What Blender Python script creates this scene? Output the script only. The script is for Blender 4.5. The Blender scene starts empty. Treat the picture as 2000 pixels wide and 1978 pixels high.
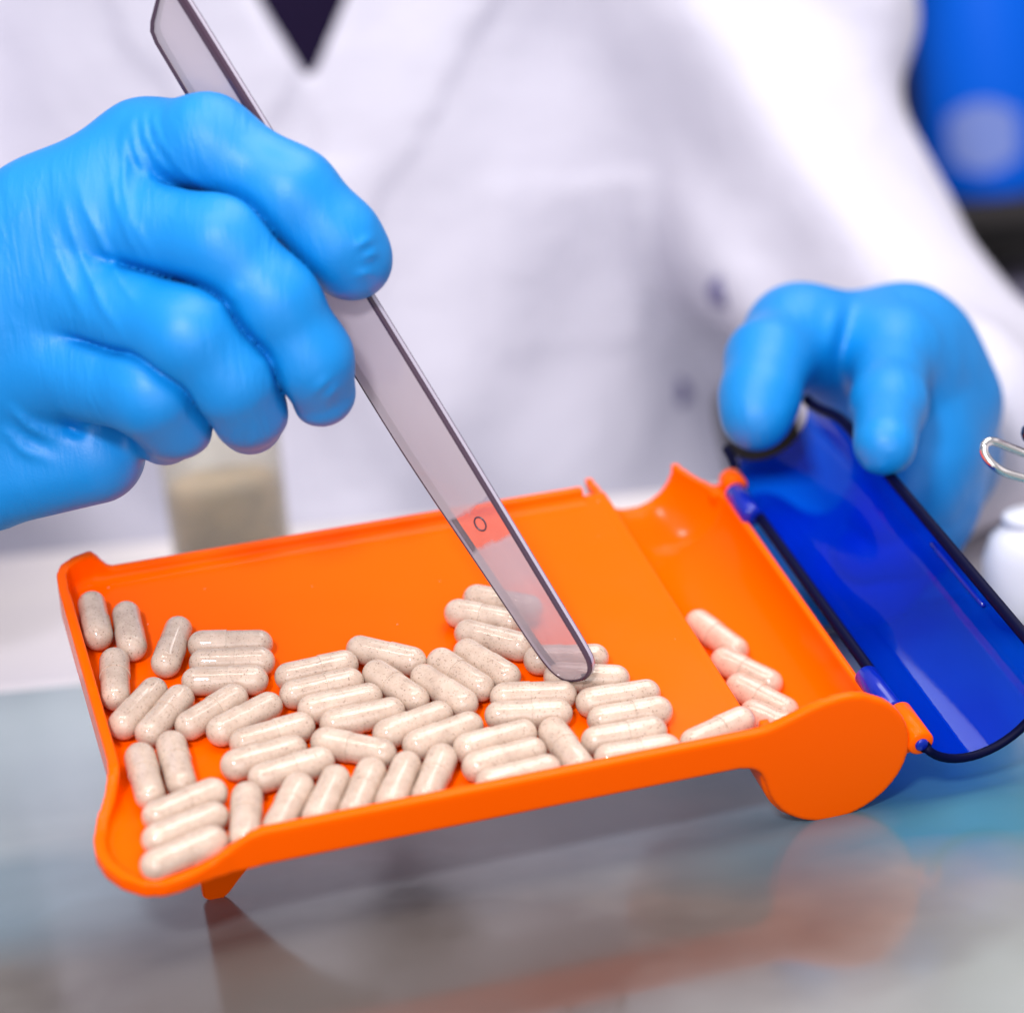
import bpy, bmesh, math, random
import numpy as np
from mathutils import Matrix, Vector

S = 0.001                                    # everything below is measured in millimetres
scene = bpy.context.scene
col = scene.collection

# ------------------------------------------------------------------ camera
cam_d = bpy.data.cameras.new('camera')
cam = bpy.data.objects.new('camera', cam_d)
col.objects.link(cam)
R = ((0.954441, 0.161150, -0.251146), (-0.280455, 0.196967, -0.939441), (-0.101923, 0.967075, 0.233188))
cam.matrix_world = Matrix.Translation(Vector((-169.72, -634.87, 221.79)) * S) @ Matrix(R).to_4x4()
cam_d.sensor_width = 36.0
cam_d.lens = 85.95
cam_d.clip_start, cam_d.clip_end = 0.02, 30.0
cam_d.dof.use_dof = True
cam_d.dof.focus_distance = 0.606
cam_d.dof.aperture_fstop = 6.0
cam_d.dof.aperture_blades = 9
scene.camera = cam

# ------------------------------------------------------------------ world, lamps, exposure
scene.view_settings.view_transform = 'Standard'
scene.view_settings.look = 'None'
scene.view_settings.exposure = 0.0
scene.view_settings.gamma = 1.0
scene.cycles.use_denoising = True
scene.cycles.transparent_max_bounces = 16
scene.cycles.max_bounces = 10
scene.cycles.caustics_reflective = False
scene.cycles.sample_clamp_indirect = 6.0
world = bpy.data.worlds.new('World')
scene.world = world
world.use_nodes = True
wb = world.node_tree.nodes['Background']
wb.inputs['Color'].default_value = (0.80, 0.79, 0.90, 1)
wb.inputs['Strength'].default_value = 0.62

def area_lamp(name, loc, target, sx, sy, power, color, shape='RECTANGLE'):
    d = bpy.data.lights.new(name, 'AREA')
    d.shape = shape
    d.size = sx * S
    if shape in ('RECTANGLE', 'ELLIPSE'):
        d.size_y = sy * S
    d.energy = power
    d.color = color
    o = bpy.data.objects.new(name, d)
    col.objects.link(o)
    o.location = Vector(loc) * S
    o.rotation_euler = (Vector(target) - Vector(loc)).to_track_quat('-Z', 'Y').to_euler()
    return o

area_lamp('key_lamp', (-480, -1000, 760), (-30, -60, 60), 165, 165, 12.0, (0.97, 0.96, 1.0), 'DISK')
area_lamp('ceiling_lamp', (430, 40, 1280), (0, -40, 0), 1000, 700, 10.5, (1.0, 0.98, 0.97))
area_lamp('front_fill', (-260, -1560, 240), (20, -40, 50), 1300, 1000, 10.0, (0.97, 0.97, 1.0))  # added fill from the camera side to brighten front faces, no real window
area_lamp('strip_lamp', (-150, -520, 1150), (-30, -40, 40), 1000, 60, 4.2, (1.0, 0.93, 0.82))
area_lamp('strip_lamp', (-120, -330, 1180), (-30, -40, 40), 1000, 60, 4.2, (1.0, 0.93, 0.82))

# ------------------------------------------------------------------ helpers
def tag(o, label=None, cat=None, group=None, kind=None):
    if label: o['label'] = label
    if cat: o['category'] = cat
    if group: o['group'] = group
    if kind: o['kind'] = kind
    return o

def empty(name, loc=(0, 0, 0), rot=(0, 0, 0), parent=None):
    o = bpy.data.objects.new(name, None)
    o.empty_display_size = 0.01
    col.objects.link(o)
    o.location = Vector(loc) * S
    o.rotation_euler = rot
    if parent: o.parent = parent
    return o

def mesh_obj(name, verts, faces, mats, parent=None, smooth=True, fmat=None):
    me = bpy.data.meshes.new(name)
    v = np.asarray(verts, dtype=float) * S
    me.from_pydata(v.tolist(), [], faces if isinstance(faces, list) else faces.tolist())
    for m in (mats if isinstance(mats, (list, tuple)) else [mats]):
        me.materials.append(m)
    if smooth:
        me.polygons.foreach_set('use_smooth', [True] * len(me.polygons))
    if fmat is not None:
        me.polygons.foreach_set('material_index', fmat)
    if len(me.polygons) < 20000:                 # outward normals, so that fresnel sees the right side
        bm_ = bmesh.new(); bm_.from_mesh(me); bmesh.ops.recalc_face_normals(bm_, faces=bm_.faces); bm_.to_mesh(me); bm_.free()
    me.update()
    o = bpy.data.objects.new(name, me)
    col.objects.link(o)
    if parent: o.parent = parent
    return o

def bm_obj(name, bm, mats, parent=None, smooth=False, angle=None):
    bmesh.ops.recalc_face_normals(bm, faces=bm.faces)
    me = bpy.data.meshes.new(name)
    for v in bm.verts: v.co *= S
    bm.to_mesh(me); bm.free()
    for m in (mats if isinstance(mats, (list, tuple)) else [mats]):
        me.materials.append(m)
    if smooth:
        me.polygons.foreach_set('use_smooth', [True] * len(me.polygons))
        if angle: me.set_sharp_from_angle(angle=math.radians(angle))
    o = bpy.data.objects.new(name, me)
    col.objects.link(o)
    if parent: o.parent = parent
    return o

def lathe(prof, n=48, axis='Z', c=(0, 0, 0)):
    """prof: list of (radius, height)."""
    V, F = [], []
    for r, h in prof:
        for k in range(n):
            a = 2 * math.pi * k / n
            x, y = r * math.cos(a), r * math.sin(a)
            V.append({'Z': (x, y, h), 'Y': (x, h, y), 'X': (h, x, y)}[axis])
    for i in range(len(prof) - 1):
        for k in range(n):
            a, b = i * n + k, i * n + (k + 1) % n
            F.append([a, b, b + n, a + n])
    V = [(x + c[0], y + c[1], z + c[2]) for x, y, z in V]
    if prof[0][0] > 1e-6: F.append(list(range(n))[::-1])
    if prof[-1][0] > 1e-6: F.append([(len(prof) - 1) * n + k for k in range(n)])
    return V, F

def box_bm(bm, x0, x1, y0, y1, z0, z1, bev=0.0, seg=2):
    r = bmesh.ops.create_cube(bm, size=1.0)
    for v in r['verts']:
        v.co = ((x0 + x1) / 2 + v.co.x * (x1 - x0), (y0 + y1) / 2 + v.co.y * (y1 - y0), (z0 + z1) / 2 + v.co.z * (z1 - z0))
    if bev > 0:
        ed = list({e for v in r['verts'] for e in v.link_edges})
        bmesh.ops.bevel(bm, geom=ed, offset=bev, segments=seg, affect='EDGES', profile=0.5)

# ---- signed distance fields meshed with surface nets
def grid(lo, hi, h):
    lo = np.array(lo, float); n = np.ceil((np.array(hi, float) - lo) / h).astype(int) + 1
    ax = [(lo[i] + h * np.arange(n[i])).astype(np.float32) for i in range(3)]
    return lo, h, ax[0][:, None, None], ax[1][None, :, None], ax[2][None, None, :]

def smin(a, b, k):
    h = np.maximum(k - np.abs(a - b), 0) / k
    return np.minimum(a, b) - h * h * (k * 0.25)

def smax(a, b, k):
    return -smin(-a, -b, k)

def cone(X, Y, Z, a, b, ra, rb):
    ax, ay, az = a
    dx, dy, dz = b[0] - ax, b[1] - ay, b[2] - az
    L2 = dx * dx + dy * dy + dz * dz
    px, py, pz = X - np.float32(ax), Y - np.float32(ay), Z - np.float32(az)
    t = np.clip((px * np.float32(dx) + py * np.float32(dy) + pz * np.float32(dz)) / np.float32(L2), 0, 1)
    d = (px - t * np.float32(dx)) ** 2
    d = d + (py - t * np.float32(dy)) ** 2
    d = d + (pz - t * np.float32(dz)) ** 2
    return np.sqrt(d) - (np.float32(ra) + t * np.float32(rb - ra))

def poly2d(x, y, pts):
    """signed distance to a closed polygon, negative inside."""
    d = np.full(np.broadcast(x, y).shape, 1e9); s = np.ones(d.shape, bool)
    n = len(pts)
    for i in range(n):
        (ax, ay), (bx, by) = pts[i - 1], pts[i]
        ex, ey = bx - ax, by - ay
        wx, wy = x - ax, y - ay
        t = np.clip((wx * ex + wy * ey) / (ex * ex + ey * ey), 0, 1)
        d = np.minimum(d, (wx - t * ex) ** 2 + (wy - t * ey) ** 2)
        c1 = (y >= ay) & (y < by) & (ex * wy > ey * wx)
        c2 = (y < ay) & (y >= by) & (ex * wy < ey * wx)
        s ^= (c1 | c2)
    return np.where(s, 1, -1) * np.sqrt(d)

def surface_nets(F, lo, h):
    F = F.astype(np.float32)
    s = F < 0
    nx, ny, nz = F.shape
    cnt = np.zeros((nx - 1, ny - 1, nz - 1), np.int8)
    for i in (0, 1):
        for j in (0, 1):
            for k in (0, 1):
                cnt += s[i:nx - 1 + i, j:ny - 1 + j, k:nz - 1 + k]
    act = np.argwhere((cnt > 0) & (cnt < 8))
    ids = np.full(cnt.shape, -1, np.int64)
    ids[act[:, 0], act[:, 1], act[:, 2]] = np.arange(len(act))
    cs = [(i, j, k) for i in (0, 1) for j in (0, 1) for k in (0, 1)]
    val = {c: F[act[:, 0] + c[0], act[:, 1] + c[1], act[:, 2] + c[2]] for c in cs}
    acc = np.zeros((len(act), 3)); num = np.zeros(len(act))
    for c in cs:
        for axn in range(3):
            if c[axn] == 0:
                e = list(c); e[axn] = 1; e = tuple(e)
                f0, f1 = val[c], val[e]
                m = (f0 < 0) != (f1 < 0)
                t = np.where(m, f0 / np.where(m, f0 - f1, 1), 0)
                p = np.tile(np.array(c, float), (len(act), 1)); p[:, axn] += t
                acc[m] += p[m]; num[m] += 1
    V = np.array(lo) + h * (act + acc / num[:, None])
    Q = []
    for axn in range(3):
        sl0 = [slice(1, n - 1) for n in F.shape]; sl1 = list(sl0)
        sl0[axn] = slice(0, F.shape[axn] - 1); sl1[axn] = slice(1, F.shape[axn])
        a, b = s[tuple(sl0)], s[tuple(sl1)]
        for flip, m in ((False, a & ~b), (True, ~a & b)):
            e = np.argwhere(m)
            if len(e) == 0: continue
            off = np.ones(3, int); off[axn] = 0
            e = e + off
            u, v = [(1, 2), (2, 0), (0, 1)][axn]
            q = []
            for du, dv in ((-1, -1), (0, -1), (0, 0), (-1, 0)):
                c = e.copy(); c[:, u] += du; c[:, v] += dv
                q.append(ids[c[:, 0], c[:, 1], c[:, 2]])
            q = np.stack(q, 1)
            Q.append(q[:, ::-1] if flip else q)
    Q = np.concatenate(Q)
    return V, Q

def relax(V, Q, it=7, lam=0.5):
    a = np.concatenate([Q[:, 0], Q[:, 1], Q[:, 2], Q[:, 3]]); b = np.concatenate([Q[:, 1], Q[:, 2], Q[:, 3], Q[:, 0]])
    n = len(V); deg = np.bincount(a, minlength=n) + np.bincount(b, minlength=n)
    for _ in range(it):
        W = np.stack([np.bincount(a, V[b, i], n) + np.bincount(b, V[a, i], n) for i in range(3)], 1) / np.maximum(deg, 1)[:, None]
        V = V + lam * (W - V)
    return V, Q

# ------------------------------------------------------------------ materials
def new_mat(name):
    m = bpy.data.materials.new(name); m.use_nodes = True
    nt = m.node_tree
    return m, nt, nt.nodes['Principled BSDF'], nt.nodes['Material Output']

def plain(name, colr, rough=0.5, metal=0.0, spec=0.5, coat=0.0, sss=0.0):
    m, nt, p, out = new_mat(name)
    p.inputs['Base Color'].default_value = (*colr, 1)
    p.inputs['Roughness'].default_value = rough
    p.inputs['Metallic'].default_value = metal
    p.inputs['Specular IOR Level'].default_value = spec
    p.inputs['Coat Weight'].default_value = coat
    p.inputs['Coat Roughness'].default_value = 0.05
    if sss:
        p.inputs['Subsurface Weight'].default_value = sss
        p.inputs['Subsurface Scale'].default_value = 0.002
        p.inputs['Subsurface Radius'].default_value = (1.0, 0.6, 0.4)
    return m

def noise(nt, scale, detail=3, rough=0.5, coord='Object', vec=None, dist=0.0):
    n = nt.nodes.new('ShaderNodeTexNoise')
    n.inputs['Scale'].default_value = scale
    n.inputs['Detail'].default_value = detail
    n.inputs['Roughness'].default_value = rough
    n.inputs['Distortion'].default_value = dist
    if vec is None:
        t = nt.nodes.new('ShaderNodeTexCoord'); vec = t.outputs[coord]
    nt.links.new(vec, n.inputs['Vector'])
    return n

def ramp(nt, src, stops):
    r = nt.nodes.new('ShaderNodeValToRGB')
    el = r.color_ramp.elements
    while len(el) < len(stops): el.new(0.5)
    for e, (p, c) in zip(el, stops):
        e.position = p; e.color = (*c, 1) if len(c) == 3 else c
    nt.links.new(src, r.inputs['Fac'])
    return r

def bump(nt, p, src, strength, dist):
    b = nt.nodes.new('ShaderNodeBump')
    b.inputs['Strength'].default_value = strength
    b.inputs['Distance'].default_value = dist
    nt.links.new(src, b.inputs['Height'])
    nt.links.new(b.outputs['Normal'], p.inputs['Normal'])

# orange moulded plastic
M_orange, nt, p, _ = new_mat('orange_plastic')
p.inputs['Base Color'].default_value = (0.97, 0.108, 0.0, 1)
p.inputs['Roughness'].default_value = 0.24
p.inputs['Specular IOR Level'].default_value = 0.06
n = noise(nt, 900, 2); bump(nt, p, n.outputs['Fac'], 0.05, 0.0002)
n2 = noise(nt, 60, 4); r = ramp(nt, n2.outputs['Fac'], [(0.3, (0.14,) * 3), (0.75, (0.22,) * 3)])
nt.links.new(r.outputs['Color'], p.inputs['Roughness'])

# blue nitrile glove
M_glove, nt, p, _ = new_mat('blue_nitrile')
p.inputs['Base Color'].default_value = (0.0, 0.195, 0.55, 1)
p.inputs['Roughness'].default_value = 0.42
p.inputs['Specular IOR Level'].default_value = 0.42
p.inputs['Subsurface Weight'].default_value = 0.0
p.inputs['Subsurface Scale'].default_value = 0.003
p.inputs['Subsurface Radius'].default_value = (0.3, 0.6, 1.0)
tc = nt.nodes.new('ShaderNodeTexCoord'); mp = nt.nodes.new('ShaderNodeMapping')
mp.inputs['Rotation'].default_value = (0.3, 0.6, 0.2); mp.inputs['Scale'].default_value = (330, 45, 70)
nt.links.new(tc.outputs['Object'], mp.inputs['Vector'])
w1 = noise(nt, 1.0, 3, 0.55, vec=mp.outputs[0], dist=0.8); n = noise(nt, 1800, 2)
patch = noise(nt, 38, 2); pr_ = ramp(nt, patch.outputs['Fac'], [(0.40, (0, 0, 0)), (0.62, (1, 1, 1))])
ml = nt.nodes.new('ShaderNodeMath'); ml.operation = 'MULTIPLY'; nt.links.new(w1.outputs['Fac'], ml.inputs[0]); nt.links.new(pr_.outputs['Color'], ml.inputs[1])
ma = nt.nodes.new('ShaderNodeMath'); ma.operation = 'MULTIPLY_ADD'; ma.inputs[1].default_value = 0.10
nt.links.new(n.outputs['Fac'], ma.inputs[0]); nt.links.new(ml.outputs[0], ma.inputs[2])
bump(nt, p, ma.outputs[0], 0.55, 0.0010)
rg = ramp(nt, patch.outputs['Fac'], [(0.3, (0.42,) * 3), (0.7, (0.54,) * 3)]); nt.links.new(rg.outputs['Color'], p.inputs['Roughness'])

# lab coat cotton
M_coat, nt, p, _ = new_mat('white_cotton')
p.inputs['Base Color'].default_value = (0.56, 0.545, 0.63, 1)
p.inputs['Roughness'].default_value = 0.85
p.inputs['Specular IOR Level'].default_value = 0.2
n = noise(nt, 28, 4); bump(nt, p, n.outputs['Fac'], 0.35, 0.012)
M_shirt = plain('dark_shirt_cloth', (0.010, 0.006, 0.022), 0.9, spec=0.05)
M_button = plain('white_button_plastic', (0.92, 0.92, 0.95), 0.25)
M_pen = plain('dark_violet_plastic', (0.10, 0.09, 0.20), 0.35)

# capsules: clear shell over speckled powder
def capsule_mat(name, mul):
    m, nt, p, _ = new_mat(name)
    tc = nt.nodes.new('ShaderNodeTexCoord'); oi = nt.nodes.new('ShaderNodeObjectInfo')
    add = nt.nodes.new('ShaderNodeVectorMath'); add.operation = 'ADD'
    nt.links.new(tc.outputs['Object'], add.inputs[0]); nt.links.new(oi.outputs['Location'], add.inputs[1])
    big = noise(nt, 260, 3, 0.6, vec=add.outputs[0])
    sp = noise(nt, 1900, 2, 0.6, vec=add.outputs[0])
    base = ramp(nt, big.outputs['Fac'], [(0.3, (0.455 * mul, 0.335 * mul, 0.262 * mul)), (0.7, (0.585 * mul, 0.452 * mul, 0.362 * mul))])
    spk = ramp(nt, sp.outputs['Fac'], [(0.30, (0.42, 0.36, 0.33)), (0.40, (1, 1, 1))])
    mix = nt.nodes.new('ShaderNodeMix'); mix.data_type = 'RGBA'; mix.blend_type = 'MULTIPLY'
    mix.inputs['Factor'].default_value = 0.9
    nt.links.new(base.outputs['Color'], mix.inputs[6]); nt.links.new(spk.outputs['Color'], mix.inputs[7])
    nt.links.new(mix.outputs[2], p.inputs['Base Color'])
    p.inputs['Roughness'].default_value = 0.5
    p.inputs['Specular IOR Level'].default_value = 0.15
    p.inputs['Coat Weight'].default_value = 1.0
    p.inputs['Coat Roughness'].default_value = 0.03
    p.inputs['Coat IOR'].default_value = 1.5
    p.inputs['Subsurface Weight'].default_value = 0.25
    p.inputs['Subsurface Scale'].default_value = 0.0015
    p.inputs['Subsurface Radius'].default_value = (1.0, 0.6, 0.4)
    return m
M_cap = capsule_mat('capsule_powder', 1.0)
M_cap2 = capsule_mat('capsule_cap_powder', 1.04)

# steel
M_steel, nt, p, _ = new_mat('brushed_steel')
p.inputs['Base Color'].default_value = (0.86, 0.77, 0.81, 1)
p.inputs['Metallic'].default_value = 1.0
p.inputs['Roughness'].default_value = 0.17
M_steel_dark = plain('dark_steel', (0.10, 0.08, 0.10), 0.22, 1.0)
M_chrome = plain('chrome_wire', (0.78, 0.76, 0.72), 0.12, 1.0)

# blue see-through plastic: tinted, with a surface reflection
def tinted(name, tint, rough=0.05, haze=0.0, hazecol=(0.8, 0.8, 0.8), ior=1.5):
    m, nt, p, out = new_mat(name)
    nt.nodes.remove(p)
    tr = nt.nodes.new('ShaderNodeBsdfTransparent'); tr.inputs['Color'].default_value = (*tint, 1)
    gl = nt.nodes.new('ShaderNodeBsdfGlossy'); gl.inputs['Roughness'].default_value = rough
    lw = nt.nodes.new('ShaderNodeLayerWeight'); lw.inputs['Blend'].default_value = 0.5   # same from both sides of the thin wall
    pw = nt.nodes.new('ShaderNodeMath'); pw.operation = 'POWER'; pw.inputs[1].default_value = 4.0
    nt.links.new(lw.outputs['Facing'], pw.inputs[0])
    fr = nt.nodes.new('ShaderNodeMath'); fr.operation = 'MULTIPLY_ADD'; fr.inputs[1].default_value = 0.5; fr.inputs[2].default_value = ((ior - 1) / (ior + 1)) ** 2
    nt.links.new(pw.outputs[0], fr.inputs[0])
    base = tr
    if haze:
        df = nt.nodes.new('ShaderNodeBsdfDiffuse'); df.inputs['Color'].default_value = (*hazecol, 1)
        tl = nt.nodes.new('ShaderNodeBsdfTranslucent'); tl.inputs['Color'].default_value = (*hazecol, 1)
        m0 = nt.nodes.new('ShaderNodeMixShader'); nt.links.new(df.outputs[0], m0.inputs[1]); nt.links.new(tl.outputs[0], m0.inputs[2])
        m1 = nt.nodes.new('ShaderNodeMixShader'); m1.inputs[0].default_value = haze
        nt.links.new(tr.outputs[0], m1.inputs[1]); nt.links.new(m0.outputs[0], m1.inputs[2]); base = m1
    mx = nt.nodes.new('ShaderNodeMixShader')
    nt.links.new(fr.outputs[0], mx.inputs[0]); nt.links.new(base.outputs[0], mx.inputs[1]); nt.links.new(gl.outputs[0], mx.inputs[2])
    nt.links.new(mx.outputs[0], out.inputs['Surface'])
    return m
M_lid = tinted('blue_clear_plastic', (0.035, 0.42, 0.98), 0.05, 0.19, (0.0, 0.075, 1.0), 1.32)
# smoked acrylic of the spatula: frosted, wiped clear in one band
M_acryl, nt, p, out = new_mat('smoked_acrylic'); nt.nodes.remove(p)
tc = nt.nodes.new('ShaderNodeTexCoord'); sx = nt.nodes.new('ShaderNodeSeparateXYZ'); nt.links.new(tc.outputs['Object'], sx.inputs[0])
nz = noise(nt, 130, 3, 0.5, vec=tc.outputs['Object'])
def mth(op, a, b, c=None):
    q = nt.nodes.new('ShaderNodeMath'); q.operation = op
    for i, v in enumerate((a, b, c)):
        if v is None: continue
        if isinstance(v, (int, float)): q.inputs[i].default_value = v
        else: nt.links.new(v, q.inputs[i])
    return q.outputs[0]
yy = mth('MULTIPLY_ADD', nz.outputs['Fac'], 0.006, sx.outputs['Y'])
dist = mth('ABSOLUTE', mth('SUBTRACT', yy, 0.0480), None)
bandm = mth('SUBTRACT', 1.0, mth('SMOOTH_MIN', mth('MULTIPLY', mth('MAXIMUM', mth('SUBTRACT', dist, 0.0045), 0.0), 800.0), 1.0, 0.1))
tipm = mth('MULTIPLY', mth('MAXIMUM', mth('SUBTRACT', 0.030, sx.outputs['Y']), 0.0), 15.0)
hz = mth('SUBTRACT', mth('SUBTRACT', 0.83, mth('MULTIPLY', bandm, 0.55)), tipm)
tr = nt.nodes.new('ShaderNodeBsdfTransparent'); tr.inputs['Color'].default_value = (0.86, 0.78, 0.82, 1)
df = nt.nodes.new('ShaderNodeBsdfDiffuse'); df.inputs['Color'].default_value = (0.47, 0.415, 0.455, 1)
tl = nt.nodes.new('ShaderNodeBsdfTranslucent'); tl.inputs['Color'].default_value = (0.47, 0.415, 0.455, 1)
m0 = nt.nodes.new('ShaderNodeMixShader'); m0.inputs[0].default_value = 0.25; nt.links.new(df.outputs[0], m0.inputs[1]); nt.links.new(tl.outputs[0], m0.inputs[2])
m1 = nt.nodes.new('ShaderNodeMixShader'); nt.links.new(hz, m1.inputs[0]); nt.links.new(tr.outputs[0], m1.inputs[1]); nt.links.new(m0.outputs[0], m1.inputs[2])
gl = nt.nodes.new('ShaderNodeBsdfGlossy'); gl.inputs['Roughness'].default_value = 0.12
lw = nt.nodes.new('ShaderNodeLayerWeight')
gf = mth('MULTIPLY_ADD', mth('POWER', lw.outputs['Facing'], 4.0), 0.5, 0.05)
m2 = nt.nodes.new('ShaderNodeMixShader'); nt.links.new(gf, m2.inputs[0]); nt.links.new(m1.outputs[0], m2.inputs[1]); nt.links.new(gl.outputs[0], m2.inputs[2])
nt.links.new(m2.outputs[0], out.inputs['Surface'])
M_clear = tinted('smoked_acrylic_back', (0.93, 0.90, 0.92), 0.15)
M_acryl_edge = plain('smoked_acrylic_edge', (0.055, 0.03, 0.05), 0.16, spec=0.6)  # internal reflection at the bevels, put into a dark base colour
M_acryl_side = plain('smoked_acrylic_side', (0.42, 0.38, 0.46), 0.12, spec=0.7)  # highlight line along the edge, painted as a paler side face
M_lid_edge = plain('blue_plastic_edge', (0.0005, 0.001, 0.02), 0.5, spec=0.08)
M_lid_knob = plain('blue_plastic_solid', (0.002, 0.015, 0.32), 0.18)
M_cup = tinted('frosted_cup_plastic', (0.96, 0.96, 0.93), 0.2, 0.24, (0.80, 0.75, 0.66))

# ------------------------------------------------------------------ structure: table, counter, wall
BENCH = empty('work_bench', (3.27, 352.87, 0.00), (0, 0, -0.28580))            # the bench runs square to the person
tag(BENCH, 'pale bench with a reflecting glass top in front and a cream counter behind', 'bench')

M_glass_top, nt, p, _ = new_mat('glass_table_top')
tc = nt.nodes.new('ShaderNodeTexCoord')
mp = nt.nodes.new('ShaderNodeMapping'); mp.inputs['Scale'].default_value = (1.0, 0.55, 1)
nt.links.new(tc.outputs['Object'], mp.inputs['Vector'])
n = noise(nt, 7.0, 3, 0.5, vec=mp.outputs[0], dist=0.6)
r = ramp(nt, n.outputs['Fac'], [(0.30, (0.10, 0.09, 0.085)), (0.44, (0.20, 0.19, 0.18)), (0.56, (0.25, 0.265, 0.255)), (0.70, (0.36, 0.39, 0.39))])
colr = r.outputs['Color']
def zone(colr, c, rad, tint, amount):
    """a soft elliptical tint mixed into the base colour of the top."""
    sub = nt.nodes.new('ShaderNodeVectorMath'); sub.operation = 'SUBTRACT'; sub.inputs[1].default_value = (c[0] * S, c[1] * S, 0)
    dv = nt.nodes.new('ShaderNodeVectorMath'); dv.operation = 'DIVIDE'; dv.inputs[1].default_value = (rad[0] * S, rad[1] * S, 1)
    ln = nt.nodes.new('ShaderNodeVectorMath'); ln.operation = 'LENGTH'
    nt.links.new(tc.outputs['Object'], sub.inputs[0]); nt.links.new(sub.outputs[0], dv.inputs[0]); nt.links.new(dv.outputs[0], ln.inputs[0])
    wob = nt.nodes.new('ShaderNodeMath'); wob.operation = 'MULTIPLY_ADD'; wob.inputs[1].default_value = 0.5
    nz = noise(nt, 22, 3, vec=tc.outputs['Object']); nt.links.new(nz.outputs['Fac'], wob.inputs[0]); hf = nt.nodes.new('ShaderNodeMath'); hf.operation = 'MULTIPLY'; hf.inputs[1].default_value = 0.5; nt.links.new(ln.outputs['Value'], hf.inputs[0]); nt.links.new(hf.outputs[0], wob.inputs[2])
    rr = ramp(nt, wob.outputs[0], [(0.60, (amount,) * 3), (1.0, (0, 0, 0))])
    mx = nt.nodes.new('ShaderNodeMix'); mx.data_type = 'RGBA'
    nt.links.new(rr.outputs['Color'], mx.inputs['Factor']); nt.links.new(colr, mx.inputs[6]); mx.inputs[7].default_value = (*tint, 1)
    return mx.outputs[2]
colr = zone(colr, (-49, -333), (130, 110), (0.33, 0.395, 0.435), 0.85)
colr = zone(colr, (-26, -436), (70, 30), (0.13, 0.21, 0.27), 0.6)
colr = zone(colr, (209, -403), (115, 62), (0.01, 0.15, 0.23), 0.8)  # lid's blue shadow and reflection painted into the table colour
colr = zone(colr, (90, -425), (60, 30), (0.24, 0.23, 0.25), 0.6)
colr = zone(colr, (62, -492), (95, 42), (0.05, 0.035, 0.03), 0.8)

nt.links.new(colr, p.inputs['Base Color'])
p.inputs['Roughness'].default_value = 0.06
p.inputs['IOR'].default_value = 1.48
n2 = noise(nt, 30, 5, 0.65); r2 = ramp(nt, n2.outputs['Fac'], [(0.35, (0.10,) * 3), (0.7, (0.21,) * 3)])
nt.links.new(r2.outputs['Color'], p.inputs['Roughness'])

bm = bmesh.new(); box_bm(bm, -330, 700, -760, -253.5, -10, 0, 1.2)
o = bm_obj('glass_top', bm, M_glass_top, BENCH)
M_counter, nt, p, _ = new_mat('cream_laminate')
n = noise(nt, 6, 3, vec=None); r = ramp(nt, n.outputs['Fac'], [(0.3, (0.56, 0.52, 0.56)), (0.7, (0.72, 0.67, 0.64))])
nt.links.new(r.outputs['Color'], p.inputs['Base Color']); p.inputs['Roughness'].default_value = 0.35
bm = bmesh.new(); box_bm(bm, -330, 700, -247, -66, -30, -1, 2)
bm_obj('counter', bm, M_counter, BENCH)
M_dark = plain('dark_gap', (0.03, 0.04, 0.05), 0.6)
bm = bmesh.new(); box_bm(bm, -330, 700, -253.3, -247.2, -24, -4)
bm_obj('trim_strip', bm, M_dark, BENCH)

M_wall = plain('room_wall_paint', (0.55, 0.53, 0.60), 0.8)
bm = bmesh.new(); box_bm(bm, -2500, 2500, 1300, 1320, -1200, 1800)
o = bm_obj('wall', bm, M_wall); tag(o, kind='structure')
o.location = BENCH.location; o.rotation_euler = BENCH.rotation_euler

# ------------------------------------------------------------------ background shelf, upper right
SH = empty('shelf_unit', (548.3, 859.8, 0.0), (0, 0, -0.28580))
tag(SH, 'dark shelf unit blurred in the background behind the sleeve', 'shelf')
M_shelf = plain('dark_shelf_wood', (0.018, 0.013, 0.012), 0.6)
bm = bmesh.new(); box_bm(bm, -160, 420, 60, 90, -900, 600)
bm_obj('back_panel', bm, M_shelf, SH)
for z in (13, 215):
    bm = bmesh.new(); box_bm(bm, -160, 420, -60, 59, z - 14, z, 1.5)
    bm_obj('shelf_board', bm, M_shelf, SH)
bm = bmesh.new(); box_bm(bm, -160, 420, -60, 59, -170, -150, 1.5)
bm_obj('shelf_board', bm, M_shelf, SH)
M_bottle = plain('blue_bottle_plastic', (0.0, 0.115, 0.70), 0.5, spec=0.12)
M_blabel = plain('pale_bottle_label', (0.17, 0.24, 0.58), 0.7)
M_cyan = plain('cyan_bottle_cap', (0.004, 0.28, 0.72), 0.3)
def bottle(a, b, z, r, h, lab):
    e = empty('blue_bottle', (0, 0, 0)); e.matrix_world = SH.matrix_basis @ Matrix.Translation(Vector((a, b, z)) * S)
    V, F = lathe([(r * .95, 0), (r, 3), (r, h * .72), (r * .9, h * .8), (r * .5, h * .86), (r * .5, h * .9)], 40)
    mesh_obj('body', V, F, M_bottle, e)
    V, F = lathe([(r * .56, h * .89), (r * .56, h * .985), (r * .5, h)], 32); mesh_obj('cap', V, F, M_cyan, e)
    aa = np.linspace(-2.35, -1.35, 14); V = [((r + k) * math.cos(a), (r + k) * math.sin(a), h * (.14 + .14 * v + (.05 if v else -.05) * math.sin((a + 2.35) * math.pi))) for k in (0.3, 0.8) for v in (0, 1) for a in aa]
    F = [[q, q + 1, q + 15, q + 14] for q in range(13)] + [[28 + q, 42 + q, 43 + q, 29 + q] for q in range(13)]; mesh_obj('paper_label', V, F, M_blabel, e)
    tag(e, lab, 'bottle', 'blue bottles on the back shelf')
bottle(32, -10, 14, 46, 190, 'wide blue bottle with a pale label, upper right behind the sleeve')
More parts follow.
